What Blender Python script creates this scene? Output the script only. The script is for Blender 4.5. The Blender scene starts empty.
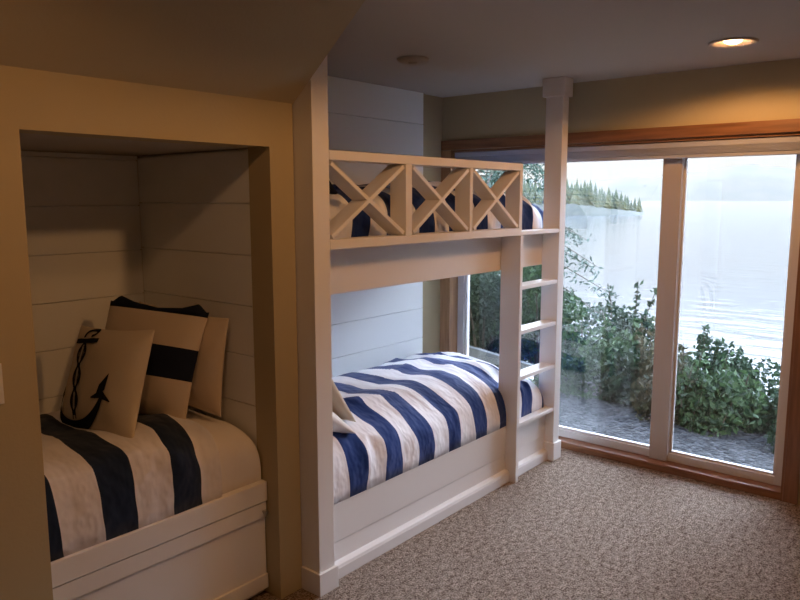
import bpy, bmesh, math, random
from mathutils import Vector, Matrix, noise
PI = math.pi
C = bpy.context.scene.collection
SC = bpy.context.scene

# ------------------------------------------------------------------ camera
def set_camera():
    yaw, pitch, roll = map(math.radians, (39.666, 8.005, 0.049))
    cy, sy, cp, sp = math.cos(yaw), math.sin(yaw), math.cos(pitch), math.sin(pitch)
    f = Vector((cy*cp, sy*cp, -sp)); r = Vector((sy, -cy, 0)); d = f.cross(r)
    cr, sr = math.cos(roll), math.sin(roll)
    r2 = cr*r + sr*d; d2 = -sr*r + cr*d
    m = Matrix((( r2.x, -d2.x, -f.x, 0), (r2.y, -d2.y, -f.y, 0), (r2.z, -d2.z, -f.z, 1.6), (0, 0, 0, 1)))
    cam = bpy.data.cameras.new('camera'); o = bpy.data.objects.new('camera', cam); C.objects.link(o)
    o.matrix_world = m
    cam.sensor_width = 36; cam.lens = 720.94/800*36; cam.clip_start = .05; cam.clip_end = 20000
    SC.camera = o
set_camera()

# ------------------------------------------------------------------ exposure, sky, sun
SC.view_settings.view_transform = 'Standard'; SC.view_settings.look = 'None'
SC.view_settings.exposure = 1.62; SC.view_settings.gamma = 1.0; SC.view_settings.use_curve_mapping = False
SC.cycles.use_denoising = True
SC.cycles.max_bounces = 10; SC.cycles.diffuse_bounces = 6; SC.cycles.transparent_max_bounces = 24
SC.cycles.volume_bounces = 1
SC.cycles.sample_clamp_indirect = 6.0

SKY = 1.0
def set_world():
    w = bpy.data.worlds.new('evening_sky'); SC.world = w; w.use_nodes = True
    nt = w.node_tree; nt.nodes.clear()
    out = nt.nodes.new('ShaderNodeOutputWorld'); bg = nt.nodes.new('ShaderNodeBackground')
    tc = nt.nodes.new('ShaderNodeTexCoord'); sx = nt.nodes.new('ShaderNodeSeparateXYZ'); cr = nt.nodes.new('ShaderNodeValToRGB')
    nt.links.new(tc.outputs['Generated'], sx.inputs[0]); nt.links.new(sx.outputs['Z'], cr.inputs[0])
    nt.links.new(cr.outputs[0], bg.inputs[0]); nt.links.new(bg.outputs[0], out.inputs[0])
    e = cr.color_ramp.elements
    e[0].position = 0; e[0].color = (.31, .305, .29, 1)
    e[1].position = 1; e[1].color = (.8, 1.05, 1.7, 1)
    for p, c in ((.05, (.315, .312, .30)), (.18, (.33, .34, .365)), (.32, (5.8, 6.8, 8.4)), (.55, (5.5, 6.6, 8.4)), (.78, (1.0, 1.3, 2.1))):
        x = cr.color_ramp.elements.new(p); x.color = (*c, 1)
    bg.inputs[1].default_value = SKY
set_world()
sun = bpy.data.lights.new('low_evening_sun', 'SUN'); sun.energy = 2.0; sun.angle = math.radians(1); sun.color = (1, .86, .62)
so = bpy.data.objects.new('low_evening_sun', sun); C.objects.link(so)
so.rotation_euler = Vector((.99, -.10, -.14)).to_track_quat('-Z', 'Y').to_euler()   # behind the house

WARM = (1.0, .50, .19)
LAMP_W = 10.0            # each recessed lamp
# a portal in the window opening (guides the daylight, emits nothing of its own)
pl = bpy.data.lights.new('window_daylight_portal', 'AREA'); pl.shape = 'RECTANGLE'; pl.size = 2.1; pl.size_y = 1.75
pl.cycles.is_portal = True
po = bpy.data.objects.new('window_daylight_portal', pl); C.objects.link(po); po.location = (4.27, 1.86, .98)
po.rotation_euler = Vector((-1, 0, 0)).to_track_quat('-Z', 'Z').to_euler()

# ------------------------------------------------------------------ materials
def mat(name, col=(.8, .8, .8), rough=.6, spec=.5, **kw):
    m = bpy.data.materials.new(name); m.use_nodes = True
    b = m.node_tree.nodes['Principled BSDF']
    b.inputs['Base Color'].default_value = (*col, 1); b.inputs['Roughness'].default_value = rough
    b.inputs['Specular IOR Level'].default_value = spec
    for k, v in kw.items(): b.inputs[k].default_value = v
    return m
def N(m, t, **kw):
    n = m.node_tree.nodes.new(t)
    for k, v in kw.items():
        if hasattr(n, k): setattr(n, k, v)
        else: n.inputs[k].default_value = v
    return n
def L(m, a, b): m.node_tree.links.new(a, b)
def coords(m, scale=(1, 1, 1), kind='Object'):
    tc = N(m, 'ShaderNodeTexCoord'); mp = N(m, 'ShaderNodeMapping'); mp.inputs['Scale'].default_value = scale
    L(m, tc.outputs[kind], mp.inputs[0]); return mp.outputs[0]
def bump(m, h, strength=.3, dist=.01):
    b = N(m, 'ShaderNodeBump'); b.inputs['Strength'].default_value = strength; b.inputs['Distance'].default_value = dist
    L(m, h, b.inputs['Height']); L(m, b.outputs[0], m.node_tree.nodes['Principled BSDF'].inputs['Normal'])
def vary(m, col_a, col_b, scale=5, detail=3, coord_scale=(1, 1, 1), lo=.35, hi=.65, bstr=0, bdist=.002):
    v = coords(m, coord_scale); n = N(m, 'ShaderNodeTexNoise'); n.inputs['Scale'].default_value = scale; n.inputs['Detail'].default_value = detail
    L(m, v, n.inputs['Vector']); r = N(m, 'ShaderNodeValToRGB')
    r.color_ramp.elements[0].position = lo; r.color_ramp.elements[0].color = (*col_a, 1)
    r.color_ramp.elements[1].position = hi; r.color_ramp.elements[1].color = (*col_b, 1)
    L(m, n.outputs['Fac'], r.inputs[0]); L(m, r.outputs[0], m.node_tree.nodes['Principled BSDF'].inputs['Base Color'])
    if bstr: bump(m, n.outputs['Fac'], bstr, bdist)
    return m
def orange_peel(m):
    v = coords(m); n = N(m, 'ShaderNodeTexNoise'); n.inputs['Scale'].default_value = 90; n.inputs['Detail'].default_value = 2
    L(m, v, n.inputs['Vector']); bump(m, n.outputs['Fac'], .25, .002); return m

M_WALL = orange_peel(mat('tan_wall_paint', (.46, .38, .235), .75, .3))
M_CEIL = orange_peel(mat('ceiling_paint', (.47, .43, .38), .85, .2))
M_WHITE = mat('white_enamel_paint', (.78, .76, .75), .38, .4)
M_SHIP = mat('white_shiplap_paint', (.84, .85, .84), .5, .4)
M_VINYL = mat('white_vinyl', (.56, .53, .52), .4, .5)
M_POST = mat('tan_vinyl', (.46, .41, .38), .45, .4)
M_DARK = mat('dark_gap', (.03, .03, .03), .9)
M_WOOD = mat('fir_wood_daylit', (.42, .2, .08), .32, .5)
vary(M_WOOD, (.32, .17, .085), (.46, .27, .145), 4, 6, (14, 14, 1), .3, .7)  # left jamb fir lightened: window daylight is put into the colour
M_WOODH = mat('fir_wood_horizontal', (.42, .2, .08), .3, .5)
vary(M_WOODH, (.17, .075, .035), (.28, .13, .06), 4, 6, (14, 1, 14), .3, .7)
M_WOOD_SHADED = vary(mat('fir_wood_shaded', (.2, .1, .05), .32), (.15, .07, .035), (.26, .125, .065), 4, 6, (14, 14, 1), .3, .7)  # darker copy of the same fir: right jamb's shade put into the colour
def carpet():
    m = mat('beige_carpet', (.4, .33, .27), .95, .1)
    v = coords(m); a = N(m, 'ShaderNodeTexNoise'); a.inputs['Scale'].default_value = 125; a.inputs['Detail'].default_value = 4; a.inputs['Roughness'].default_value = .7
    L(m, v, a.inputs['Vector'])
    r = N(m, 'ShaderNodeValToRGB'); e = r.color_ramp.elements
    e[0].position = .38; e[0].color = (.14, .085, .06, 1); e[1].position = .62; e[1].color = (.70, .55, .44, 1)
    b2 = N(m, 'ShaderNodeTexNoise'); b2.inputs['Scale'].default_value = 38; b2.inputs['Detail'].default_value = 3; L(m, v, b2.inputs['Vector'])
    mx = N(m, 'ShaderNodeMath', operation='MULTIPLY_ADD'); L(m, b2.outputs['Fac'], mx.inputs[0]); mx.inputs[1].default_value = .42
    m2 = N(m, 'ShaderNodeMath', operation='MULTIPLY_ADD'); L(m, a.outputs['Fac'], m2.inputs[0]); m2.inputs[1].default_value = 1.0; m2.inputs[2].default_value = -.21
    L(m, m2.outputs[0], mx.inputs[2]); L(m, mx.outputs[0], r.inputs[0]); L(m, r.outputs[0], m.node_tree.nodes['Principled BSDF'].inputs['Base Color'])
    bump(m, mx.outputs[0], 1.0, .03); return m
M_CARPET = carpet()
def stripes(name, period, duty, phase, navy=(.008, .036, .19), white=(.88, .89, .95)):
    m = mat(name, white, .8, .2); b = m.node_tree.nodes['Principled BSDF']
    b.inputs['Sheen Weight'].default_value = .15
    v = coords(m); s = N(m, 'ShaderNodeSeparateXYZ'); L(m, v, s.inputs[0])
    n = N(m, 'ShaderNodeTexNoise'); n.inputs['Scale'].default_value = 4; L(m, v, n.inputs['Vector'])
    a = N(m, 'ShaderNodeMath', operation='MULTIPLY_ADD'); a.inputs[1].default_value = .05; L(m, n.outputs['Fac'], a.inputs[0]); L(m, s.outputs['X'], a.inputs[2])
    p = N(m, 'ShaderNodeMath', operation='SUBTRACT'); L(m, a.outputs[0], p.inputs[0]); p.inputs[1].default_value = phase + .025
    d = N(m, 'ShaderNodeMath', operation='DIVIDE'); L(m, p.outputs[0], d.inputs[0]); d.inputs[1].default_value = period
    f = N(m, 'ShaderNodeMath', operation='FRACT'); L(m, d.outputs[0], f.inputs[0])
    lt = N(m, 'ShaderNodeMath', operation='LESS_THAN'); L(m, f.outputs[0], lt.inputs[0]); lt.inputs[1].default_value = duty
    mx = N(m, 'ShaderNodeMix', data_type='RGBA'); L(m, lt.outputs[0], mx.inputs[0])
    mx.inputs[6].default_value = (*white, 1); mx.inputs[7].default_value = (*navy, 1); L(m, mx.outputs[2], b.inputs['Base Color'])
    w = N(m, 'ShaderNodeTexNoise'); w.inputs['Scale'].default_value = 4; w.inputs['Detail'].default_value = 3; w.inputs['Roughness'].default_value = .5
    mp = coords(m, (1.7, .9, 1.2)); L(m, mp, w.inputs['Vector']); bump(m, w.outputs['Fac'], .65, .06)
    return m
def fabric(name, col, s=40, bs=.3):
    m = mat(name, col, .85, .2); v = coords(m); w = N(m, 'ShaderNodeTexNoise'); w.inputs['Scale'].default_value = s * .3; w.inputs['Detail'].default_value = 5
    L(m, v, w.inputs['Vector']); bump(m, w.outputs['Fac'], bs, .01); return m
M_CREAM = fabric('cream_cotton', (.62, .54, .43)); M_LINEN = fabric('natural_linen', (.60, .50, .39)); M_SHEET = fabric('white_sheet', (.78, .74, .72))
M_NAVY = fabric('navy_cotton', (.008, .012, .03)); M_INK = mat('black_print', (.012, .013, .02), .9, .1)
M_METAL = mat('brushed_metal', (.5, .5, .5), .3, .5, Metallic=1.0)
M_PLATE = mat('switch_plastic', (.75, .73, .7), .35)
M_BRONZE = mat('lamp_trim', (.45, .40, .36), .45, .4)
M_SHADE = mat('grey_blue_shade', (.42, .43, .50), .8, .2)
def glass():
    m = bpy.data.materials.new('window_glass'); m.use_nodes = True; nt = m.node_tree; nt.nodes.clear()
    o = N(m, 'ShaderNodeOutputMaterial'); t = N(m, 'ShaderNodeBsdfTransparent'); g = N(m, 'ShaderNodeBsdfGlossy'); g.inputs['Roughness'].default_value = 0
    t.inputs[0].default_value = (.97, .98, .98, 1)
    fr = N(m, 'ShaderNodeFresnel'); fr.inputs[0].default_value = 1.5; mx = N(m, 'ShaderNodeMixShader')
    L(m, fr.outputs[0], mx.inputs[0]); L(m, t.outputs[0], mx.inputs[1]); L(m, g.outputs[0], mx.inputs[2]); L(m, mx.outputs[0], o.inputs[0]); return m
M_GLASS = glass()
def emit(name, col, s):
    m = bpy.data.materials.new(name); m.use_nodes = True; nt = m.node_tree; nt.nodes.clear()
    o = N(m, 'ShaderNodeOutputMaterial'); e = N(m, 'ShaderNodeEmission'); e.inputs[0].default_value = (*col, 1); e.inputs[1].default_value = s
    L(m, e.outputs[0], o.inputs[0]); return m
M_BULB = emit('glowing_bulb', (1, .50, .22), 9)
def leaf(name, a, b, tr=.25):
    m = mat(name, a, .6, .3); bs = m.node_tree.nodes['Principled BSDF']
    g = N(m, 'ShaderNodeNewGeometry'); r = N(m, 'ShaderNodeValToRGB'); r.color_ramp.elements[0].color = (*a, 1); r.color_ramp.elements[1].color = (*b, 1)
    L(m, g.outputs['Random Per Island'], r.inputs[0]); L(m, r.outputs[0], bs.inputs['Base Color'])
    t = N(m, 'ShaderNodeBsdfTranslucent'); L(m, r.outputs[0], t.inputs[0]); mx = N(m, 'ShaderNodeMixShader'); mx.inputs[0].default_value = tr
    L(m, bs.outputs[0], mx.inputs[1]); L(m, t.outputs[0], mx.inputs[2]); L(m, mx.outputs[0], m.node_tree.nodes['Material Output'].inputs[0]); return m
M_LEAF = leaf('shrub_leaf', (.017, .038, .018), (.066, .115, .046)); M_LEAF2 = leaf('dark_shrub_leaf', (.014, .029, .017), (.038, .068, .034))
M_LEAF3 = leaf('reddish_shrub_leaf', (.027, .038, .019), (.10, .085, .046)); M_NEEDLE = leaf('conifer_needle', (.015, .04, .03), (.04, .075, .05), .1)
M_BARK = mat('bark', (.09, .07, .055), .9, .1)
def gravel():
    m = mat('grey_gravel', (.2, .2, .21), .85, .2); v = coords(m); a = N(m, 'ShaderNodeTexVoronoi'); a.inputs['Scale'].default_value = 28; L(m, v, a.inputs['Vector'])
    s = N(m, 'ShaderNodeSeparateColor'); L(m, a.outputs['Color'], s.inputs[0])
    r = N(m, 'ShaderNodeValToRGB'); r.color_ramp.elements[0].color = (.009, .010, .011, 1); r.color_ramp.elements[1].color = (.065, .065, .068, 1)
    L(m, s.outputs[0], r.inputs[0]); L(m, r.outputs[0], m.node_tree.nodes['Principled BSDF'].inputs['Base Color'])
    iv = N(m, 'ShaderNodeMath', operation='SUBTRACT'); iv.inputs[0].default_value = 1; L(m, a.outputs['Distance'], iv.inputs[1]); bump(m, iv.outputs[0], .9, .03); return m
M_GRAVEL = gravel()
M_SOIL = vary(mat('slope_soil', (.06, .06, .04), .95, .1), (.03, .045, .02), (.08, .07, .045), 2, 6)
M_CONC = vary(mat('concrete', (.15, .15, .15), .9), (.11, .12, .12), (.17, .175, .18), 6, 5)
M_EXT = mat('exterior_siding', (.35, .32, .28), .8)
M_HILL = vary(mat('forested_hill_hazed', (.05, .08, .06), .95, .1), (.068, .066, .056), (.085, .077, .063), .01, 5)  # distance haze put into the colour: near-neutral grey instead of green
M_ROCK = vary(mat('shore_rock', (.2, .19, .17), .9), (.018, .024, .016), (.045, .045, .035), .3, 5)
def water():
    m = mat('lake_water', (.03, .035, .04), .13, .5); m.node_tree.nodes['Principled BSDF'].inputs['IOR'].default_value = 1.33
    v = coords(m, (1, .35, 1)); n = N(m, 'ShaderNodeTexNoise'); n.inputs['Scale'].default_value = .5; n.inputs['Detail'].default_value = 6
    L(m, v, n.inputs['Vector']); bump(m, n.outputs['Fac'], .2, .4); return m
M_WATER = water()

# ------------------------------------------------------------------ mesh helpers
def link(name, me, m, parent=None, loc=(0, 0, 0)):
    o = bpy.data.objects.new(name, me); C.objects.link(o)
    if m is not None: me.materials.append(m)
    if parent is not None: o.parent = parent
    o.location = loc; return o
class MB:
    def __init__(s): s.bm = bmesh.new()
    def box(s, x0, x1, y0, y1, z0, z1, bev=0):
        r = bmesh.ops.create_cube(s.bm, size=1); vs = r['verts']
        for v in vs: v.co = Vector(((x0+x1)/2 + v.co.x*(x1-x0), (y0+y1)/2 + v.co.y*(y1-y0), (z0+z1)/2 + v.co.z*(z1-z0)))
        if bev:
            es = list({e for v in vs for e in v.link_edges})
            bmesh.ops.bevel(s.bm, geom=es, offset=bev, segments=2, affect='EDGES', profile=.5)
        return s
    def bar(s, p, q, w, d, wdir, bev=.0015):      # oriented bar from p to q; width w along wdir-perp, depth d along wdir
        p, q, wd = Vector(p), Vector(q), Vector(wdir).normalized(); ax = (q-p); ln = ax.length; ax.normalize(); sd = ax.cross(wd).normalized()
        r = bmesh.ops.create_cube(s.bm, size=1); c = (p+q)/2
        for v in r['verts']: v.co = c + ax*v.co.x*ln + sd*v.co.y*w + wd*v.co.z*d
        if bev: bmesh.ops.bevel(s.bm, geom=list({e for v in r['verts'] for e in v.link_edges}), offset=bev, segments=1, affect='EDGES')
        return s
    def prism(s, pts, a0, a1, axis='X', bev=0):   # polygon in the other two axes extruded along axis
        def P(u, v, a): return {'X': (a, u, v), 'Y': (u, a, v), 'Z': (u, v, a)}[axis]
        A = [s.bm.verts.new(P(u, v, a0)) for u, v in pts]; B = [s.bm.verts.new(P(u, v, a1)) for u, v in pts]
        n = len(pts); s.bm.faces.new(A); s.bm.faces.new(B[::-1])
        for i in range(n): s.bm.faces.new((A[i], B[i], B[(i+1) % n], A[(i+1) % n]))
        bmesh.ops.recalc_face_normals(s.bm, faces=s.bm.faces[:]); return s
    def lathe(s, prof, c=(0, 0, 0), seg=48, close=False):
        rings = []
        for r, z in prof: rings.append([s.bm.verts.new((c[0]+r*math.cos(2*PI*i/seg), c[1]+r*math.sin(2*PI*i/seg), c[2]+z)) for i in range(seg)])
        for a, b in zip(rings, rings[1:]):
            for i in range(seg): s.bm.faces.new((a[i], a[(i+1) % seg], b[(i+1) % seg], b[i]))
        if close:
            s.bm.faces.new(rings[0]); s.bm.faces.new(rings[-1])
        bmesh.ops.recalc_face_normals(s.bm, faces=s.bm.faces[:]); return s
    def tube(s, pts, rad, seg=8):
        pts = [Vector(p) for p in pts]; rings = []
        for i, p in enumerate(pts):
            t = (pts[min(i+1, len(pts)-1)] - pts[max(i-1, 0)]).normalized(); a = t.orthogonal().normalized(); b = t.cross(a)
            rr = rad[i] if isinstance(rad, (list, tuple)) else rad
            rings.append([s.bm.verts.new(p + (a*math.cos(2*PI*k/seg) + b*math.sin(2*PI*k/seg))*rr) for k in range(seg)])
        for A, B in zip(rings, rings[1:]):
            for k in range(seg): s.bm.faces.new((A[k], A[(k+1) % seg], B[(k+1) % seg], B[k]))
        s.bm.faces.new(rings[0][::-1]); s.bm.faces.new(rings[-1]); return s
    def build(s, name, m, parent=None, loc=None, smooth=False):
        # loc: world position that becomes the origin (parents sit unrotated at their own loc)
        o0 = Vector(loc) if loc is not None else Vector((0, 0, 0))
        base = Vector(parent['_o']) if parent is not None and '_o' in parent else Vector((0, 0, 0))
        if parent is not None and loc is None: o0 = base
        for v in s.bm.verts: v.co -= o0
        me = bpy.data.meshes.new(name); s.bm.to_mesh(me); s.bm.free()
        if smooth:
            for p in me.polygons: p.use_smooth = True
        o = link(name, me, m, parent, o0 - base); o['_o'] = tuple(o0); return o
def B(*a, **k): return MB().box(*a, **k)
def thing(name, loc, label, cat, group=None, kind=None):
    o = bpy.data.objects.new(name, None); C.objects.link(o); o.location = loc; o['_o'] = tuple(loc); o.empty_display_size = .1
    return tag(o, label, cat, group, kind)
def tag(o, label=None, cat=None, group=None, kind=None):
    if label: o['label'] = label
    if cat: o['category'] = cat
    if group: o['group'] = group
    if kind: o['kind'] = kind
    return o
def struct(o, label=None, cat=None): return tag(o, label, cat, kind='structure')
def anchor_xy(o): return o

# ================================================================== SETTING
ZC = 2.29; YF = 2.0; YN = 2.10; YB = 3.04; XW = 4.13; XP = 1.90
X0 = -1.9; Y0 = -1.7
struct(B(X0, XW+.02, Y0, YB, -.12, 0).build('floor', M_CARPET), 'beige speckled cut pile carpet floor', 'floor')

LAMPS = [(3.52, .99), (.75, 1.25), (1.9, .80)]
def make_ceiling():
    s = MB(); bm = s.bm
    def loop(pts): 
        vs = [bm.verts.new((x, y, ZC)) for x, y in pts]; return [bm.edges.new((vs[i], vs[(i+1) % len(vs)])) for i in range(len(vs))]
    es = loop([(X0, Y0), (XW+.02, Y0), (XW+.02, YB), (X0, YB)])
    for cx, cy in LAMPS: es += loop([(cx+.085*math.cos(2*PI*i/40), cy+.085*math.sin(2*PI*i/40)) for i in range(40)])
    bmesh.ops.triangle_fill(bm, use_beauty=True, edges=es)
    return s
struct(make_ceiling().build('ceiling', M_CEIL), 'flat painted bedroom ceiling', 'ceiling')
struct(B(X0-.15, XW+.7, Y0-.15, 9, ZC+.2, ZC+.45).build('roof', M_EXT), 'roof slab of the house', 'roof')  # added slab, run past the room to block sky and low sun
# sloped ceiling over the niche wall
struct(MB().prism([(YN+.01, 1.955-.008), (1.70, ZC+.0), (1.70, ZC+.15), (YN+.01, ZC+.15)], X0, XP).build('ceiling_slope', M_WALL), 'low sloping ceiling above the bed niche', 'ceiling')  # tan paint stands in for amber lamplight on the ceiling paint
# niche wall with the opening
NX0, NX1, NZ, NR = .893, 1.780, 1.790, 2.225
w = MB(); w.box(X0, NX0, YN, YN+.055, 0, 1.97); w.box(NX1, XP-.004, YN, NR, 0, 1.97); w.box(NX0, NX1, YN, NR, NZ, 1.97)
struct(w.build('wall_left', M_WALL), 'tan painted wall with the bed niche opening', 'wall')
struct(B(XP, XW+.2, YB, YB+.12, 0, ZC+.2).box(X0-.12, XP, 3.058, YB+.12, -.1, ZC+.2).build('wall_far', M_WALL), 'tan painted wall behind the bunk bed', 'wall')
struct(B(X0-.12, X0, Y0-.12, YB, -.1, ZC+.2).build('wall_rear', M_WALL), 'tan wall behind the photographer', 'wall')
struct(B(X0, XW+.2, Y0-.12, Y0, -.1, ZC+.2).build('wall_right', M_WALL), 'tan wall on the right behind the camera', 'wall')
# niche lining
struct(B(-.25, NX1+.06, NR, 3.06, NZ+.003, NZ+.05).build('ceiling_niche', M_CEIL), 'low ceiling inside the bed niche', 'ceiling')
def shiplap_x(name, x0, x1, y, z0, z1, first, step, label, th=.016):
    s = MB(); s.box(x0, x1, y+th-.002, y+th+.02, z0, z1)
    z = first
    while z < z1:
        a, b = max(z+.0015, z0), min(z+step-.0015, z1)
        if b-a > .01: s.box(x0, x1, y, y+th, a, b, .0012)
        z += step
    return struct(s.build(name, M_SHIP), label, 'wall paneling')
def shiplap_y(name, x, y0, y1, z0, z1, first, step, label, th=.016):
    s = MB(); s.box(x+th-.002, x+th+.02, y0, y1, z0, z1); z = first
    while z < z1:
        a, b = max(z+.0015, z0), min(z+step-.0015, z1)
        if b-a > .01: s.box(x, x+th, y0, y1, a, b, .0012)
        z += step
    return struct(s.build(name, M_SHIP), label, 'wall paneling')
shiplap_x('wall_niche_back', -.2, NX1+.008, 3.02, 0, NZ, -.03, .2, 'white shiplap boards at the back of the bed niche')
shiplap_y('wall_niche_side', NX1+.008, NR, 3.02, 0, NZ, -.03, .2015, 'white shiplap boards on the right end of the bed niche')
struct(B(-.26, -.2, NR, 3.06, 0, NZ).build('wall_niche_end', M_SHIP), 'left end wall inside the bed niche', 'wall')
shiplap_x('wall_bunk_back', XP+.06, 3.862, 3.0, 0, ZC, .04, .2045, 'white shiplap boards behind the bunk beds', .02)

# window wall
WY0, WY1, WZ0, WZ1 = .765, 2.965, .0, 1.93       # rough opening (inside face)
w = MB(); w.box(XW, XW+.2, YB, 9, -.6, ZC+.2); w.box(XW, XW+.2, WY1, YB, 0, ZC+.2); w.box(XW, XW+.2, WY0, WY1, WZ1, ZC+.2); w.box(XW, XW+.2, -3, WY0, -.6, ZC+.2); w.box(XW, XW+.2, WY0, WY1, -.6, 0)  # lengths beyond the room are added to keep the sun off the bushes
struct(w.build('wall_window', M_WALL), 'tan painted wall around and above the big window', 'wall')
# wood casing round the opening: face boards and returns
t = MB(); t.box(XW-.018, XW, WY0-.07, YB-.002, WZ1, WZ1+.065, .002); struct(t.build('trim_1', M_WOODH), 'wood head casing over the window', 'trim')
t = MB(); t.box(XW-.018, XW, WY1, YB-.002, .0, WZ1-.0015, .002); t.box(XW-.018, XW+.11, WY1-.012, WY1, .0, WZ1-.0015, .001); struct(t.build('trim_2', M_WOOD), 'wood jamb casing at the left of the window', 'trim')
t = MB(); t.box(XW-.018, XW, WY0-.07, WY0, .0, WZ1-.0015, .002); t.box(XW-.018, XW+.11, WY0, WY0+.012, .0, WZ1-.0015, .001); struct(t.build('trim_3', M_WOOD_SHADED), 'wood jamb casing at the right of the window', 'trim')
t = MB(); t.box(XW-.012, XW+.13, WY0+.013, WY1-.013, .0, .045, .004); struct(t.build('trim_4', M_WOODH), 'low glossy wood sill under the window', 'trim')
struct(B(XW+.0, XW+.11, WY0+.013, WY1-.013, WZ1-.015, WZ1-.001).build('trim_5', M_WOODH), 'wood head return over the window', 'trim')

# two fixed window units and the post between
GX = XW+.10
def window(n, y0, y1, z0, z1, lab):
    r = thing('window_%d' % n, (GX, (y0+y1)/2, z0), lab, 'window', kind='structure')
    f = MB(); fw, fd = .052, .055
    f.box(GX-.025, GX+fd, y0, y0+fw, z0, z1, .003); f.box(GX-.025, GX+fd, y1-fw, y1, z0, z1, .003)
    f.box(GX-.025, GX+fd, y0+fw, y1-fw, z0, z0+fw*.9, .003); f.box(GX-.025, GX+fd, y0+fw, y1-fw, z1-fw*.9, z1, .003)
    b = .012                                                           # glazing bead
    f.box(GX-.005, GX+.012, y0+fw, y0+fw+b, z0+fw*.9, z1-fw*.9); f.box(GX-.005, GX+.012, y1-fw-b, y1-fw, z0+fw*.9, z1-fw*.9)
    f.box(GX-.005, GX+.012, y0+fw, y1-fw, z0+fw*.9, z0+fw*.9+b); f.box(GX-.005, GX+.012, y0+fw, y1-fw, z1-fw*.9-b, z1-fw*.9)
    f.build('window_frame', M_VINYL, r)
    B(GX+.012, GX+.018, y0+fw, y1-fw, z0+fw*.9, z1-fw*.9).build('glass_pane', M_GLASS, r)
window(1, 1.460, WY1-.014, .046, WZ1-.018, 'left fixed window pane partly behind the bunk ladder')
window(2, WY0+.014, 1.460, .046, WZ1-.018, 'right fixed window pane overlooking the lake')
struct(MB().box(GX-.045, GX-.024, 1.408, 1.516, .046, WZ1-.03, .003).build('trim_6', M_POST), 'vertical post between the two window panes', 'trim')

# ================================================================== BUNK BED
bunk = thing('built_in_bunk_bed', (2.9, 2.5, 0), 'white built-in bunk bed with X-braced guard rail and a ladder beside the window', 'bunk bed')
PL = B(XP, 1.987, YF, 3.035, .0, ZC, .0015); PL.build('post', M_WHITE, bunk)
B(XP-.010, 1.998, YF-.012, YN-.001, 0, .095, .002).build('post_base', M_WHITE, bunk)
ex0, ex1 = 3.885, 3.957
B(ex0, ex1, YF, 2.11, 0, ZC, .002).build('post', M_WHITE, bunk)
s = MB(); s.box(ex0-.016, ex1+.016, YF-.016, 2.126, ZC-.105, ZC-.001, .003); s.build('post_capital', M_WHITE, bunk)
s = MB(); s.box(ex0-.013, ex1+.013, YF-.013, 2.06, 0, .112, .004); s.build('post_base', M_WHITE, bunk)
# guard rail
gx0, gx1 = 1.988, 3.450; gy0, gy1 = YF, YF+.09
gr = B(gx0, gx1, gy0, gy1, 1.748, 1.785, .002).build('guard_rail', M_WHITE, bunk, loc=(2.7, 2.045, 1.4))
B(gx0, gx1, gy0, gy1, 1.402, 1.440, .002).build('bottom_rail', M_WHITE, gr)
dv = [(2.453, 2.496), (2.947, 2.972), (3.420, 3.450)]
for a, b in dv: B(a, b, gy0, gy1, 1.4405, 1.7475, .0015).build('divider', M_WHITE, gr)
bays = [(gx0, 2.453), (2.496, 2.947), (2.972, 3.420)]
for a, b in bays:
    for k in (0, 1):
        za, zb = (1.4515, 1.7365) if k == 0 else (1.7365, 1.4515)
        ym = (gy0+gy1)/2 + (.0 if k == 0 else .0)
        MB().bar((a+.012, ym, za), (b-.012, ym, zb), .018, gy1-gy0-.002 - k*.002, (0, 1, 0)).build('cross_brace', M_WHITE, gr)
B(3.451, ex0-.0005, gy0+.002, gy1, 1.402, 1.424, .002).build('rail_shelf', M_WHITE, bunk)
ap = B(1.988, ex0+.06, 2.112, 2.135, 1.205, 1.415, .002).build('side_board', M_WHITE, bunk)
B(1.988, 3.96, 2.136, 2.998, 1.215, 1.245).build('platform', M_WHITE, bunk)
# ladder
ld = B(3.420, 3.450, YF-.012, 2.111, 0, 1.401, .0025).build('ladder', M_WHITE, bunk, loc=(3.435, 2.05, 0))
for z in (1.122, .870, .606, .335):
    B(3.4505, ex0-.0005, YF+.004, 2.095, z-.022, z, .002).build('rung', M_WHITE, ld)
# lower bed box
B(1.9985, ex0+.03, 2.058, 2.085, .150, .335, .003).build('side_board', M_WHITE, bunk)
s = MB(); s.box(1.9985, 3.955, 2.028, 2.086, 0, .050, .002); s.prism([(2.029, .050), (2.033, .060), (2.044, .066), (2.056, .070), (2.062, .149), (2.086, .149), (2.086, .050)], 1.9985, 3.955); s.build('kickboard', M_WHITE, bunk)
B(1.9985, 3.955, 2.088, 2.995, .0, .18).build('bed_base', M_WHITE, bunk)
B(3.90, 3.955, 2.13, 2.995, .18, .40, .002).build('foot_panel', M_WHITE, bunk)

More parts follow.
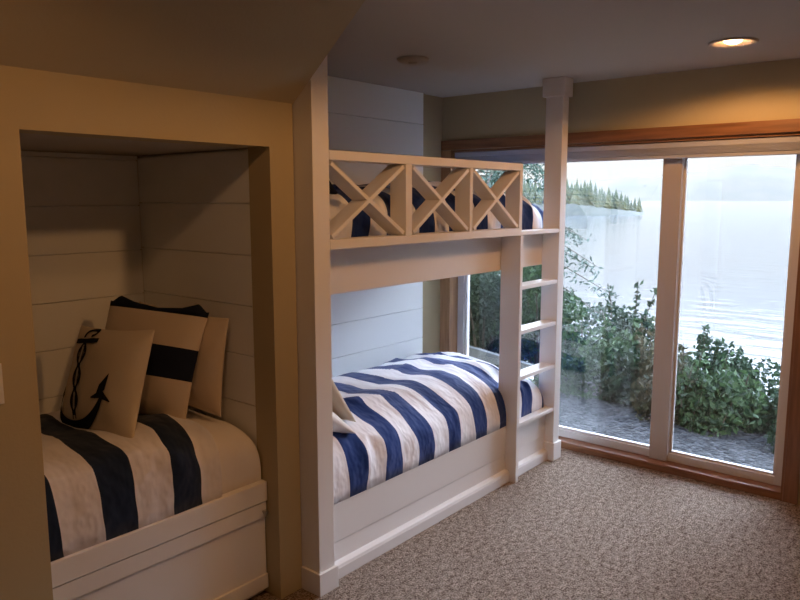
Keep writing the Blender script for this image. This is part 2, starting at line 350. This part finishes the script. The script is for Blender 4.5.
# ================================================================== SOFT GOODS
def sgnp(v, p): return math.copysign(abs(v)**p, v)
def duvet(name, x0, x1, y0, y1, z0, z1, m, label, seed=0, nx=120, ny=70, ex=.35, ey=.55, tilt=0.0, wr=.012):
    """half superellipsoid shell, puffed and wrinkled, closed below"""
    cx, cy = (x0+x1)/2, (y0+y1)/2; a, b, h = (x1-x0)/2, (y1-y0)/2, z1-z0
    s = MB(); g = []
    for i in range(nx+1):
        u = -PI/2 + PI*i/nx; row = []
        for j in range(ny+1):
            v = PI*j/ny                                    # 0 = back edge, PI = front edge
            X = sgnp(math.sin(u), ex); cu = abs(math.cos(u))**ex
            Y = sgnp(math.cos(v), ey); Z = abs(math.sin(v))**ey
            p = Vector((cx + a*X, cy + b*Y, z0 + (h + tilt*(1-math.sin(u))/2)*Z*cu**.9))
            q = Vector((p.x*2.2+seed, p.y*3.5, p.z*3))
            n1 = noise.noise(q); n2 = noise.noise(Vector((p.x*7+seed, p.y*4+p.z*4, seed))) ; n3 = noise.noise(Vector((p.x*17, p.y*9+seed, p.z*9)))
            k = min(1, cu*1.5)*min(1, Z*1.6)
            dn = Vector((0, min(0, Y)**5*.8, 1)).normalized()
            p += dn*(n1*wr*2.2 + n2*wr*1.1 + n3*wr*.45 + (1-abs(noise.noise(Vector((p.x*5+seed*2, p.y*2.2-p.x, p.z*2)))))**7*wr*1.3)*k
            row.append(s.bm.verts.new(p))
        g.append(row)
    for i in range(nx):
        for j in range(ny): s.bm.faces.new((g[i][j], g[i+1][j], g[i+1][j+1], g[i][j+1]))
    bmesh.ops.remove_doubles(s.bm, verts=s.bm.verts[:], dist=.0004)
    bd = [e for e in s.bm.edges if e.is_boundary]
    try: bmesh.ops.contextual_create(s.bm, geom=bd)
    except Exception: pass
    bmesh.ops.recalc_face_normals(s.bm, faces=s.bm.faces[:])
    o = s.build(name, m, loc=(cx, cy, z0), smooth=True); return o
def mattress(x0, x1, y0, y1, z0, z1, label, m=None):
    o = B(x0, x1, y0, y1, z0, z1, .05).build('mattress', m or M_SHEET, loc=((x0+x1)/2, (y0+y1)/2, z0), smooth=True)
    return tag(o, label, 'mattress')
def pil_h(x, y, T, px=2.4, py=2.4):
    return T*(max(0, 1-abs(x)**px))**.55*(max(0, 1-abs(y)**py))**.55
def pillow(name, W, H, T, m, pos, az, tilt, roll, label, group=None, flange=0, seed=1, stripe=None, n=36):
    """pillow in its own frame: x width, y up, z normal"""
    s = MB(); bm = s.bm; F = []; Bk = []
    for i in range(n+1):
        fr, br = [], []
        for j in range(n+1):
            x = math.sin(-PI/2 + PI*i/n); y = math.sin(-PI/2 + PI*j/n)
            pinx = 1 - .06*(1-abs(y)**2)*1.0; piny = 1 - .06*(1-abs(x)**2)
            h = pil_h(x, y, T/2)
            wv = .006*noise.noise(Vector((x*2.5+seed, y*2.5, seed)))*(h/(T/2))
            px, py = x*W/2*pinx, y*H/2*piny
            fr.append(bm.verts.new((px, py, h+wv))); br.append(bm.verts.new((px, py, -h*.8-.001)))
        F.append(fr); Bk.append(br)
    for i in range(n):
        for j in range(n):
            bm.faces.new((F[i][j], F[i+1][j], F[i+1][j+1], F[i][j+1])); bm.faces.new((Bk[i][j+1], Bk[i+1][j+1], Bk[i+1][j], Bk[i][j]))
    bmesh.ops.remove_doubles(bm, verts=bm.verts[:], dist=.0011)
    bmesh.ops.recalc_face_normals(bm, faces=bm.faces[:])
    me = bpy.data.meshes.new(name); bm.to_mesh(me); bm.free()
    for p in me.polygons: p.use_smooth = True
    o = link(name, me, m, None, pos)
    nrm = Vector((math.cos(az), math.sin(az), 0)); up = Vector((0, 0, 1)); wv = up.cross(nrm)
    n2 = nrm*math.cos(tilt) + up*math.sin(tilt); u2 = n2.cross(wv)
    w3 = wv*math.cos(roll) + u2*math.sin(roll); u3 = n2.cross(w3)
    o.matrix_world = Matrix(((w3.x, u3.x, n2.x, pos[0]), (w3.y, u3.y, n2.y, pos[1]), (w3.z, u3.z, n2.z, pos[2]), (0, 0, 0, 1)))
    tag(o, label, 'pillow', group); return o

R = math.radians
# lower bunk
mattress(2.0, 3.87, 2.10, 2.99, .181, .40, 'white mattress under the lower bunk duvet')
M_STL = stripes('navy_white_stripe_lower', .243, .48, 2.133 - 2.925)
d = duvet('duvet', 1.995, 3.855, 2.055, 2.985, .325, .580, M_STL, '', 3, wr=.020, ey=.60, ex=.25, tilt=.075)
tag(d, 'navy and white striped duvet on the lower bunk', 'duvet')
pillow('pillow', .50, .34, .12, M_CREAM, (2.185, 2.40, .745), R(2), R(34), R(0), 'cream pillow at the head of the lower bunk beside the corner post')
pillow('pillow', .44, .30, .12, M_SHEET, (2.10, 2.32, .66), R(4), R(55), R(0), 'white pillow lying on the lower bunk duvet under the cream pillow')
# upper bunk
mattress(2.0, 3.95, 2.145, 2.99, 1.247, 1.43, 'white mattress on the upper bunk')
M_STU = stripes('navy_white_stripe_upper', .243, .48, 2.20 - 2.97)
d = duvet('duvet', 2.0, 4.02, 2.14, 2.985, 1.40, 1.660, M_STU, '', 9, wr=.018, ey=.6, ex=.45)
tag(d, 'navy and white striped duvet on the upper bunk behind the guard rail', 'duvet')
pillow('pillow', .46, .28, .12, M_NAVY, (2.20, 2.42, 1.625), R(8), R(48), R(0), 'navy pillow at the head of the upper bunk behind the first X brace')

# niche bed
nb = thing('built_in_bed', (.9, 2.6, 0), 'white built-in bed with paneled drawer front in the wall niche', 'bed')
B(-.19, NX1-.001, 2.165, 2.20, .402, .483, .003).build('front_rail', M_WHITE, nb)
dr = MB(); dr.box(NX0+.003, NX1-.004, 2.180, 2.20, .03, .398, .002)
for bx in ((NX0+.003, NX1-.004, .335, .398), (NX0+.003, NX1-.004, .03, .09)): dr.box(bx[0], bx[1], 2.170, 2.1805, bx[2], bx[3], .0015)
dr = dr.build('drawer', M_WHITE, nb, loc=(1.33, 2.18, .03))
kn = MB()
kn.tube([(NX1-.022, 2.171, .362), (NX1-.022, 2.160, .362), (NX1-.022, 2.157, .362), (NX1-.022, 2.150, .362), (NX1-.022, 2.147, .362)], [.005, .005, .011, .011, .008], 16)
kn.build('knob', M_METAL, dr, smooth=True)
B(-.19, NX1-.001, 2.202, 3.015, 0, .42).build('bed_base', M_WHITE, nb)
mt = duvet('mattress', -.18, 1.772, 2.195, 3.012, .44, .72, M_SHEET, '', 21, wr=.004, ey=.42, ex=.16)
tag(mt, 'white sheeted mattress in the niche bed', 'mattress')
M_STN = stripes('navy_white_stripe_niche_dim', .2605, .45, 1.108 - .70, navy=(.006, .016, .045), white=(.74, .72, .76))  # same fabric as the bunks, darkened: niche dimness put into its colours
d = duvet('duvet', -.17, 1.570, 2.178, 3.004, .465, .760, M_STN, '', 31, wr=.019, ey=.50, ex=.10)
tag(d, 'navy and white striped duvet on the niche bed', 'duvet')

pillow('pillow', .54, .40, .15, M_LINEN, (1.682, 2.60, .945), R(188), R(6), R(-3), 'plain tan pillow standing against the right end of the niche bed')
def striped_pillow_mat():
    m = fabric('navy_cream_block_stripe', (.6, .52, .42)); b = m.node_tree.nodes['Principled BSDF']
    v = coords(m); s = N(m, 'ShaderNodeSeparateXYZ'); L(m, v, s.inputs[0])
    r = N(m, 'ShaderNodeValToRGB'); r.color_ramp.interpolation = 'CONSTANT'
    mp = N(m, 'ShaderNodeMath', operation='MULTIPLY_ADD'); L(m, s.outputs['Y'], mp.inputs[0]); mp.inputs[1].default_value = 1/.44; mp.inputs[2].default_value = .5
    L(m, mp.outputs[0], r.inputs[0]); e = r.color_ramp.elements
    nv = (.008, .012, .03, 1); cr = (.60, .51, .41, 1)
    e[0].position = 0; e[0].color = cr; e[1].position = .37; e[1].color = nv
    for p, c in ((.65, cr), (.955, nv)):
        x = e.new(p); x.color = c
    L(m, r.outputs[0], b.inputs['Base Color']); return m
sp = pillow('pillow', .49, .45, .14, striped_pillow_mat(), (1.535, 2.60, .955), R(200), R(20), R(-3), 'cream pillow with a navy block stripe and navy top edge between the other two')
s = MB(); s.tube([(-.225, .212, 0), (-.19, .224, 0), (-.12, .213, .004), (0, .206, 0), (.12, .213, .004), (.19, .224, 0), (.225, .212, 0)], [.012, .026, .018, .013, .016, .028, .014], 10)
fl = s.build('navy_edging', M_NAVY, None, smooth=True); fl.parent = sp
AP = dict(W=.42, H=.42, T=.14)
an = pillow('pillow', .42, .42, .14, M_CREAM, (1.335, 2.555, .915), R(189), R(20), R(3), 'cream pillow printed with a black rope-twined anchor, frontmost in the niche')

def surf(u, v):          # u,v in 0..1 on the anchor pillow -> point just over its face
    x, y = 2*u-1, 2*v-1
    px = x*AP['W']/2*(1 - .06*(1-y*y)); py = y*AP['H']/2*(1 - .06*(1-x*x))
    return Vector((px, py, pil_h(x, y, AP['T']/2) + .0065))
def ribbon(s, pts, widths):
    """flat printed stroke following the pillow face (pts in u,v)"""
    P = [Vector(p) for p in pts]; prev = None
    for i, p in enumerate(P):
        t = (P[min(i+1, len(P)-1)] - P[max(i-1, 0)]).normalized(); n = Vector((-t.y, t.x)); w = widths[i] if isinstance(widths, list) else widths
        cur = [s.bm.verts.new(surf(*(p + n*w*k))) for k in (-1, 0, 1)]
        if prev:
            for k in (0, 1): s.bm.faces.new((prev[k], prev[k+1], cur[k+1], cur[k]))
        prev = cur
def bez(p, n=24):
    out = []
    for i in range(n+1):
        t = i/n; q = [Vector(x) for x in p]
        while len(q) > 1: q = [q[k].lerp(q[k+1], t) for k in range(len(q)-1)]
        out.append(tuple(q[0]))
    return out
s = MB()
A, Bm = Vector((.27, .88)), Vector((.35, .12))                       # shank top and crown
def on(t): return A.lerp(Bm, t)
ax = (Bm-A).normalized(); nx_ = Vector((-ax.y, ax.x))
ribbon(s, [tuple(on(i/12) + nx_*.020) for i in range(13)], .006); ribbon(s, [tuple(on(i/12) - nx_*.020) for i in range(13)], .006)
ribbon(s, [(.11, .845), (.18, .85), (.27, .858), (.37, .868), (.45, .875)], [.022, .026, .022, .026, .022])     # stock
ribbon(s, bez([(.23, .89), (.19, .99), (.36, 1.02), (.43, .96), (.32, .91)]), .015)                               # ring
for ph in (0, PI):                                                     # rope twined round the shank
    ribbon(s, [tuple(on(.05+.9*i/90) + nx_*.062*math.sin(ph + i/90*PI*3.1)*(1-.2*i/90)) for i in range(91)], .012)
    ribbon(s, [tuple(on(.05+.9*i/90) + nx_*.040*math.sin(ph + i/90*PI*3.1)*(1-.2*i/90)) for i in range(91)], .007)
for i in range(26):                                                    # rope lay ticks
    c = on(.07+.86*i/26); k = .05*math.sin(i/26*PI*3.1*.97); ribbon(s, [tuple(c + nx_*(k-.012) + ax*.006), tuple(c + nx_*(k+.012) - ax*.006)], .006)
arc = bez([(.03, .30), (.08, .04), (.40, -.06), (.64, .10), (.71, .38)], 30)
ribbon(s, arc, [.014 + .040*math.sin(PI*i/30) for i in range(31)])
ribbon(s, [(.62, .33), (.69, .44), (.74, .57)], [.001, .042, .002]); ribbon(s, [(.57, .335), (.69, .38), (.80, .32)], [.006, .040, .004])
ribbon(s, [(.01, .42), (.03, .34), (.07, .26)], [.002, .022, .004])
ap_ = s.build('anchor_print', M_INK, None); ap_.parent = an

# ================================================================== SMALL INTERIOR THINGS
sw = B(.72, .798, YN-.007, YN-.0005, 1.035, 1.150, .002).build('light_switch', M_PLATE, loc=(.76, YN, 1.035))
tag(sw, 'white light switch plate on the tan wall left of the bed niche', 'light switch')
B(.75, .768, YN-.011, YN-.0075, 1.075, 1.11, .001).build('toggle', M_PLATE, sw)

for k, (lx, ly) in enumerate(LAMPS):
    lab = ['glowing recessed ceiling light near the window', 'recessed ceiling light close to the bed niche', 'recessed ceiling light in the middle of the room in front of the bunk bed'][k]
    r = thing('recessed_light', (lx, ly, ZC), lab, 'ceiling light')
    MB().lathe([(.083, 0.0), (.104, -.001), (.103, -.006), (.094, -.009), (.080, -.004), (.066, .012), (.052, .022), (.050, .10)], (lx, ly, ZC)).build('trim_ring', M_BRONZE, r, smooth=True)
    MB().lathe([(.050, .10), (.09, .12), (.09, .005)], (lx, ly, ZC)).build('can', M_BRONZE, r, smooth=True)
    MB().lathe([(.0005, -.010), (.02, -.008), (.036, .000), (.043, .014), (.043, .03), (.03, .09)], (lx, ly, ZC)).build('bulb', M_BULB, r, smooth=True)
    la = bpy.data.lights.new('recessed_lamp_light', 'SPOT'); la.energy = LAMP_W*(1.1, .30, .90)[k]; la.color = WARM; la.shadow_soft_size = .045
    la.spot_size = R(165); la.spot_blend = .25
    lo = bpy.data.objects.new('recessed_lamp_light', la); C.objects.link(lo); lo.location = (lx, ly, ZC-.02)
cf = thing('ceiling_fixture', (2.90, 2.32, ZC), 'round white flush disc on the ceiling above the upper bunk', 'ceiling fixture')
MB().lathe([(.0005, -.020), (.05, -.020), (.068, -.018), (.078, -.010), (.080, -.003), (.076, -.0005)], (2.90, 2.32, ZC)).build('cover', M_CEIL, cf, smooth=True)
MB().lathe([(.0005, -.025), (.02, -.0245), (.022, -.0205)], (2.90, 2.32, ZC)).build('centre_cap', M_CEIL, cf, smooth=True)

# raised shade in the head of the window
sh = thing('window_shade', (XW+.05, 1.88, 1.83), 'blue-grey pleated shade gathered at the top of the window', 'shade')
B(XW+.012, XW+.055, WY0+.02, WY1-.02, 1.880, 1.912, .004).build('headrail', M_SHADE, sh)
s = MB()
for i in range(5):
    z = 1.879 - i*.0075; s.prism([(XW+.016, z), (XW+.010, z-.0036), (XW+.016, z-.0072), (XW+.050, z-.0072), (XW+.056, z-.0036), (XW+.050, z)], WY0+.025, WY1-.025, 'Y')
s.build('pleats', M_SHADE, sh)
B(XW+.012, XW+.055, WY0+.022, WY1-.022, 1.822, 1.840, .003).build('shade_bottom_rail', M_SHADE, sh)

# ================================================================== OUTSIDE
def ground():
    s = MB(); nx, ny = 60, 40; g = []
    for i in range(nx+1):
        x = XW+.2 + (24)*(i/nx)**1.5; row = []
        for j in range(ny+1):
            y = -10 + 34*j/ny
            edge = 5.2; z = -.09
            if x > edge: z -= (x-edge)*.42 + .15*noise.noise(Vector((x*.6, y*.6, 0)))*min(1, x-edge)
            row.append(s.bm.verts.new((x, y, max(z, -8.9))))
        g.append(row)
    for i in range(nx):
        for j in range(ny): s.bm.faces.new((g[i][j], g[i+1][j], g[i+1][j+1], g[i][j+1]))
    return s
gd = ground().build('ground_slope', M_SOIL, smooth=True); struct(gd, 'soil slope falling from the yard to the lake', 'ground')
struct(B(XW+.2, 5.6, -6, 10, -.30, -.075).build('gravel_bed', M_GRAVEL), 'grey gravel strip outside the window', 'ground')
cb = MB().bar((6.45, 4.4, -.045), (5.75, 2.45, -.045), .06, .09, (0, 0, 1), .006).build('curb', M_CONC)
tag(cb, 'pale straight edging strip on the gravel beyond the left window', 'edging')

random.seed(7)
def leaves(s, pts, size, aspect=.55):
    bm = s.bm
    for p, nrm in pts:
        a = Vector((random.gauss(0, 1), random.gauss(0, 1), random.gauss(0, .6))).normalized()
        d = (nrm*.6 + a).normalized(); u = d.orthogonal().normalized(); ang = random.random()*2*PI
        u = (Matrix.Rotation(ang, 3, d) @ u); w = d.cross(u); L_ = size*random.uniform(.6, 1.3); W_ = L_*aspect
        bm.faces.new([bm.verts.new(p + q) for q in (u*-L_*.5, w*W_*.5 + d*.1*W_, u*L_*.55, w*-W_*.5 + d*.1*W_)])
def shrub(name, x, y, z, r, h, m, label, n=2600, size=.06, shoots=9, seed=0, group=None, lobes=9):
    random.seed(seed+100)
    r_ = thing(name, (x, y, z), label, 'bush' if name != 'leafy_tree' else 'tree', group)
    lobs = []
    for i in range(lobes):
        a = random.random()*2*PI; q = random.random()**.6*.65*r; rr = min(r*random.uniform(.28, .5), h*.5); hh = random.uniform(.15, 1)*(h-rr)*(1-.3*q/r)
        lobs.append((Vector((x+q*math.cos(a), y+q*math.sin(a), z+max(hh, rr*.6))), rr))
    pts = []
    for i in range(n):
        c, rr = random.choice(lobs); d = Vector((random.gauss(0, 1), random.gauss(0, 1), random.gauss(0, 1))).normalized()
        k = random.random()**.35; p = c + d*rr*k
        if p.z < z-.05: p.z = z + random.random()*.15
        pts.append((p, d))
    st = MB()
    for i in range(shoots):
        c, rr = random.choice(lobs); b = c + Vector((random.uniform(-1, 1)*rr*.7, random.uniform(-1, 1)*rr*.7, rr*.6)); tl = random.uniform(.12, .42)*min(1, h)
        dr_ = Vector((random.uniform(-.3, .3), random.uniform(-.3, .3), 1)).normalized(); 
        st.tube([b, b + dr_*tl*.5, b + dr_*tl], [.006, .004, .002], 5)
        for q in range(int(tl/.012)):
            t = random.random(); pts.append((b + dr_*tl*t + Vector((random.gauss(0, .02), random.gauss(0, .02), 0)), Vector((random.gauss(0, 1), random.gauss(0, 1), .5)).normalized()))
    for c, rr in lobs: st.tube([(x, y, z-.05), Vector((x, y, z)).lerp(c, .5)+Vector((random.uniform(-.05, .05), 0, .05)), c], [.022, .014, .006], 6)
    s = MB(); leaves(s, pts, size); s.build('foliage', m, r_); st.build('stems', M_BARK, r_)
    return r_
def gz(x): return -.09 - max(0, x-5.2)*.42
SH = [  # x, y, radius, top height, material, label
 (5.55, 1.02, .42, .10, M_LEAF2, 'low dark bush at the right edge of the gravel, lowest in the right pane'),
 (5.60, 1.46, .45, .28, M_LEAF, 'low green bush in front of the darker ones in the right pane'),
 (5.72, 1.90, .48, .42, M_LEAF3, 'reddish-green bush just right of the window post'),
 (6.30, 1.50, .55, .40, M_LEAF2, 'dark bush behind the low green one in the right pane'),
 (6.75, 2.10, .60, .52, M_LEAF, 'tall bush with upright shoots behind the reddish-green bush'),
 (5.98, 2.60, .45, .42, M_LEAF, 'bush just left of the window post in the left pane'),
 (6.70, 2.95, .55, .70, M_LEAF2, 'dark bush farther back in the middle of the left pane'),
 (6.95, 3.70, .60, 1.02, M_LEAF, 'tall leafy bush right of the bunk end post'),
 (6.75, 4.40, .65, 1.15, M_LEAF2, 'tall dark bush seen between the ladder rungs'),
 (6.90, 5.30, .75, 1.30, M_LEAF, 'tall green bush seen left of the ladder above the lower bunk'),
 (7.30, 6.30, .90, 1.50, M_LEAF2, 'big dark bush at the far left of the left pane'),
 (6.45, .95, .55, -.05, M_LEAF, 'green bush on the slope at the far right edge of the right pane'),
 (7.80, 4.60, .90, 1.35, M_LEAF2, 'dark bush behind the ladder, behind the other bushes'),
 (5.75, 2.30, .30, .12, M_LEAF2, 'small dark bush at the foot of the window post on the gravel edge'),
]
SH = [(x, y, r*1.12, top+.14-gz(x), m, lab) for x, y, r, top, m, lab in SH]
for i, (x, y, r, h, m, lab) in enumerate(SH):
    shrub('bush', x, y, gz(x), r, h, m, lab, n=int(5200*(r/.6)**1.5), size=.06, seed=i, shoots=12)
# conifer beside the post: trunk and drooping sprays
def near_conifer(x, y, z, h, label):
    random.seed(55); r_ = thing('conifer_tree', (x, y, z), label, 'tree'); st = MB(); st.tube([(x, y, z), (x, y+.05, z+h*.5), (x, y, z+h)], [.09, .06, .015], 10)
    pts = []
    for i in range(70):
        hz = random.uniform(.35, .98); ln = (1.05-hz)*2.2+.25; a = random.random()*2*PI; b0 = Vector((x, y, z+h*hz)); dr_ = Vector((math.cos(a), math.sin(a), 0))
        tip = b0 + dr_*ln + Vector((0, 0, -.28*ln)); mid = b0 + dr_*ln*.5 + Vector((0, 0, .02)); st.tube([b0, mid, tip], [.012, .008, .003], 5)
        for q in range(120):
            t = random.random()**.7; p = b0.lerp(mid, t*2) if t < .5 else mid.lerp(tip, t*2-1); p = p + Vector((random.gauss(0, .07), random.gauss(0, .07), -abs(random.gauss(0, .06)))); pts.append((p, Vector((0, 0, 1))))
    s = MB(); leaves(s, pts, .075, .3); s.build('foliage', M_NEEDLE, r_); st.build('trunk', M_BARK, r_)
near_conifer(8.0, 5.0, gz(8.0), 4.3, 'conifer with drooping branches outside, seen beside the bunk end post')

# lake, hills, headland
ZL = -8.4
struct(B(14, 4200, -3600, 3600, ZL-1, ZL).build('lake_water', M_WATER), 'calm pale lake', 'lake')
CAMP = Vector((0, 0, 1.6)); YAW = R(39.666)
def polar(px, dist):      # ground point seen in direction of a horizontal bearing given in degrees right of the view axis
    a = YAW - math.atan((px-400)/(720.94*math.cos(R(8.005)))*1.0)
    return dist*math.cos(a), dist*math.sin(a)
def ridge(name, prof, dist, depth, label, m, seed):
    s = MB(); rows = []
    n = 160
    for k in range(5):
        row = []
        for i in range(n+1):
            b = prof[0][0] + (prof[-1][0]-prof[0][0])*i/n
            for (b0, h0), (b1, h1) in zip(prof, prof[1:]):
                if b0 <= b <= b1: h = h0 + (h1-h0)*(b-b0)/(b1-b0); break
            f = (0, .55, 1, .6, 0)[k]; dd = dist + depth*k/4; x, y = dd*math.cos(R(b)), dd*math.sin(R(b))
            row.append(s.bm.verts.new((x, y, ZL - .5 + (h + h*.10*noise.noise(Vector((b*.9, seed, k))) + 5*noise.noise(Vector((b*6, seed, k))))*f)))
        rows.append(row)
    for k in range(4):
        for i in range(n): s.bm.faces.new((rows[k][i], rows[k][i+1], rows[k+1][i+1], rows[k+1][i]))
    bmesh.ops.recalc_face_normals(s.bm, faces=s.bm.faces[:])
    return struct(s.build(name, m, smooth=True), label, 'hill')
def bear(px): return 39.666 - math.degrees(math.atan((px-400)/714))
ridge('hill_far', [(bear(1500), 60), (bear(1000), 115), (bear(800), 130), (bear(735), 150), (bear(680), 118), (bear(600), 90), (bear(450), 110), (bear(0), 90)], 3000, 900, 'hazy hills across the lake', M_HILL, 2)
# headland: low land with conifers
hx, hy = [], []
def headland():
    s = MB(); P = []; n = 60
    for i in range(n+1):
        b = bear(640) + (bear(380)-bear(640))*i/n; t = i/n
        for k, (dd, f) in enumerate(((470-40*t, 0), (480-40*t, .8), (520, 1.0), (600, .6), (650, 0))):
            x, y = dd*math.cos(R(b)), dd*math.sin(R(b)); hgt = (1.2 + 7*min(1, t*4))*f
            P.append(s.bm.verts.new((x, y, ZL-.3 + hgt*(1+.2*noise.noise(Vector((b*3, k, 0)))))))
    for i in range(n):
        for k in range(4): s.bm.faces.new((P[i*5+k], P[(i+1)*5+k], P[(i+1)*5+k+1], P[i*5+k+1]))
    bmesh.ops.recalc_face_normals(s.bm, faces=s.bm.faces[:]); return s
struct(headland().build('headland', M_ROCK, smooth=True), 'low wooded headland reaching into the lake', 'headland')
M_FAR = leaf('far_conifer_needle', (.024, .044, .028), (.072, .074, .036), .1)
def far_conifer(seed):
    random.seed(seed); s = MB(); H = 14
    for k in range(15):
        z = 1.2 + (H-1.2)*k/15; r = (1-k/15)*4.0*random.uniform(.8, 1.1)+.25; n = 11
        top = s.bm.verts.new((0, 0, z+2.0)); ring = [s.bm.verts.new((r*(1 if q % 2 else .6)*random.uniform(.85, 1.1)*math.cos(2*PI*q/n*1.0+k), r*(1 if q % 2 else .6)*math.sin(2*PI*q/n+k), z - random.uniform(0, .5))) for q in range(n)]
        for q in range(n): s.bm.faces.new((ring[q], ring[(q+1) % n], top))
    return s
protos = []
for sd in range(3):
    random.seed(sd); fc = far_conifer(sd).build('conifer_tree', M_FAR)
    tr = MB().tube([(0, 0, -1), (0, 0, 7), (0, 0, 14.5)], [.35, .25, .05], 7).build('trunk', M_BARK, fc)
    protos.append((fc, tr))
random.seed(12); first = [True]*3
for i in range(130):
    t = (i/130)**.9; px = 636 - 250*t + random.uniform(-2, 2); b = bear(px); dd = 484 - 30*t + random.choice((0, 14, 30)) + random.uniform(0, 10)
    x, y = dd*math.cos(R(b)), dd*math.sin(R(b)); k = i % 3; sc = random.uniform(.75, 1.15)*(.62 + .5*min(1, t*5))
    fc, tr = protos[k]
    if first[k]: o = fc; first[k] = False
    else:
        o = fc.copy(); C.objects.link(o); c = tr.copy(); C.objects.link(c); c.parent = o
    o.location = (x, y, ZL + .4 + 4*min(1, t*4)); o.scale = (sc, sc, sc); o.rotation_euler = (0, 0, random.random()*6)
    tag(o, 'distant conifer on the wooded headland across the water', 'tree', 'conifers on the distant headland')

# lake haze: a real scattering volume over the water
def haze():
    m = bpy.data.materials.new('lake_haze'); m.use_nodes = True; nt = m.node_tree; nt.nodes.clear()
    o = N(m, 'ShaderNodeOutputMaterial'); v = N(m, 'ShaderNodeVolumeScatter'); v.inputs['Color'].default_value = (1, .93, .86, 1); v.inputs['Density'].default_value = .000010; v.inputs['Anisotropy'].default_value = 0.2
    L(m, v.outputs[0], o.inputs['Volume']); return m
hz = B(60, 4300, -3600, 3600, ZL+.05, 260).build('lake_haze', haze()); tag(hz, 'thin evening haze over the lake', 'haze', kind='stuff')

for o in bpy.data.objects:
    if '_o' in o: del o['_o']
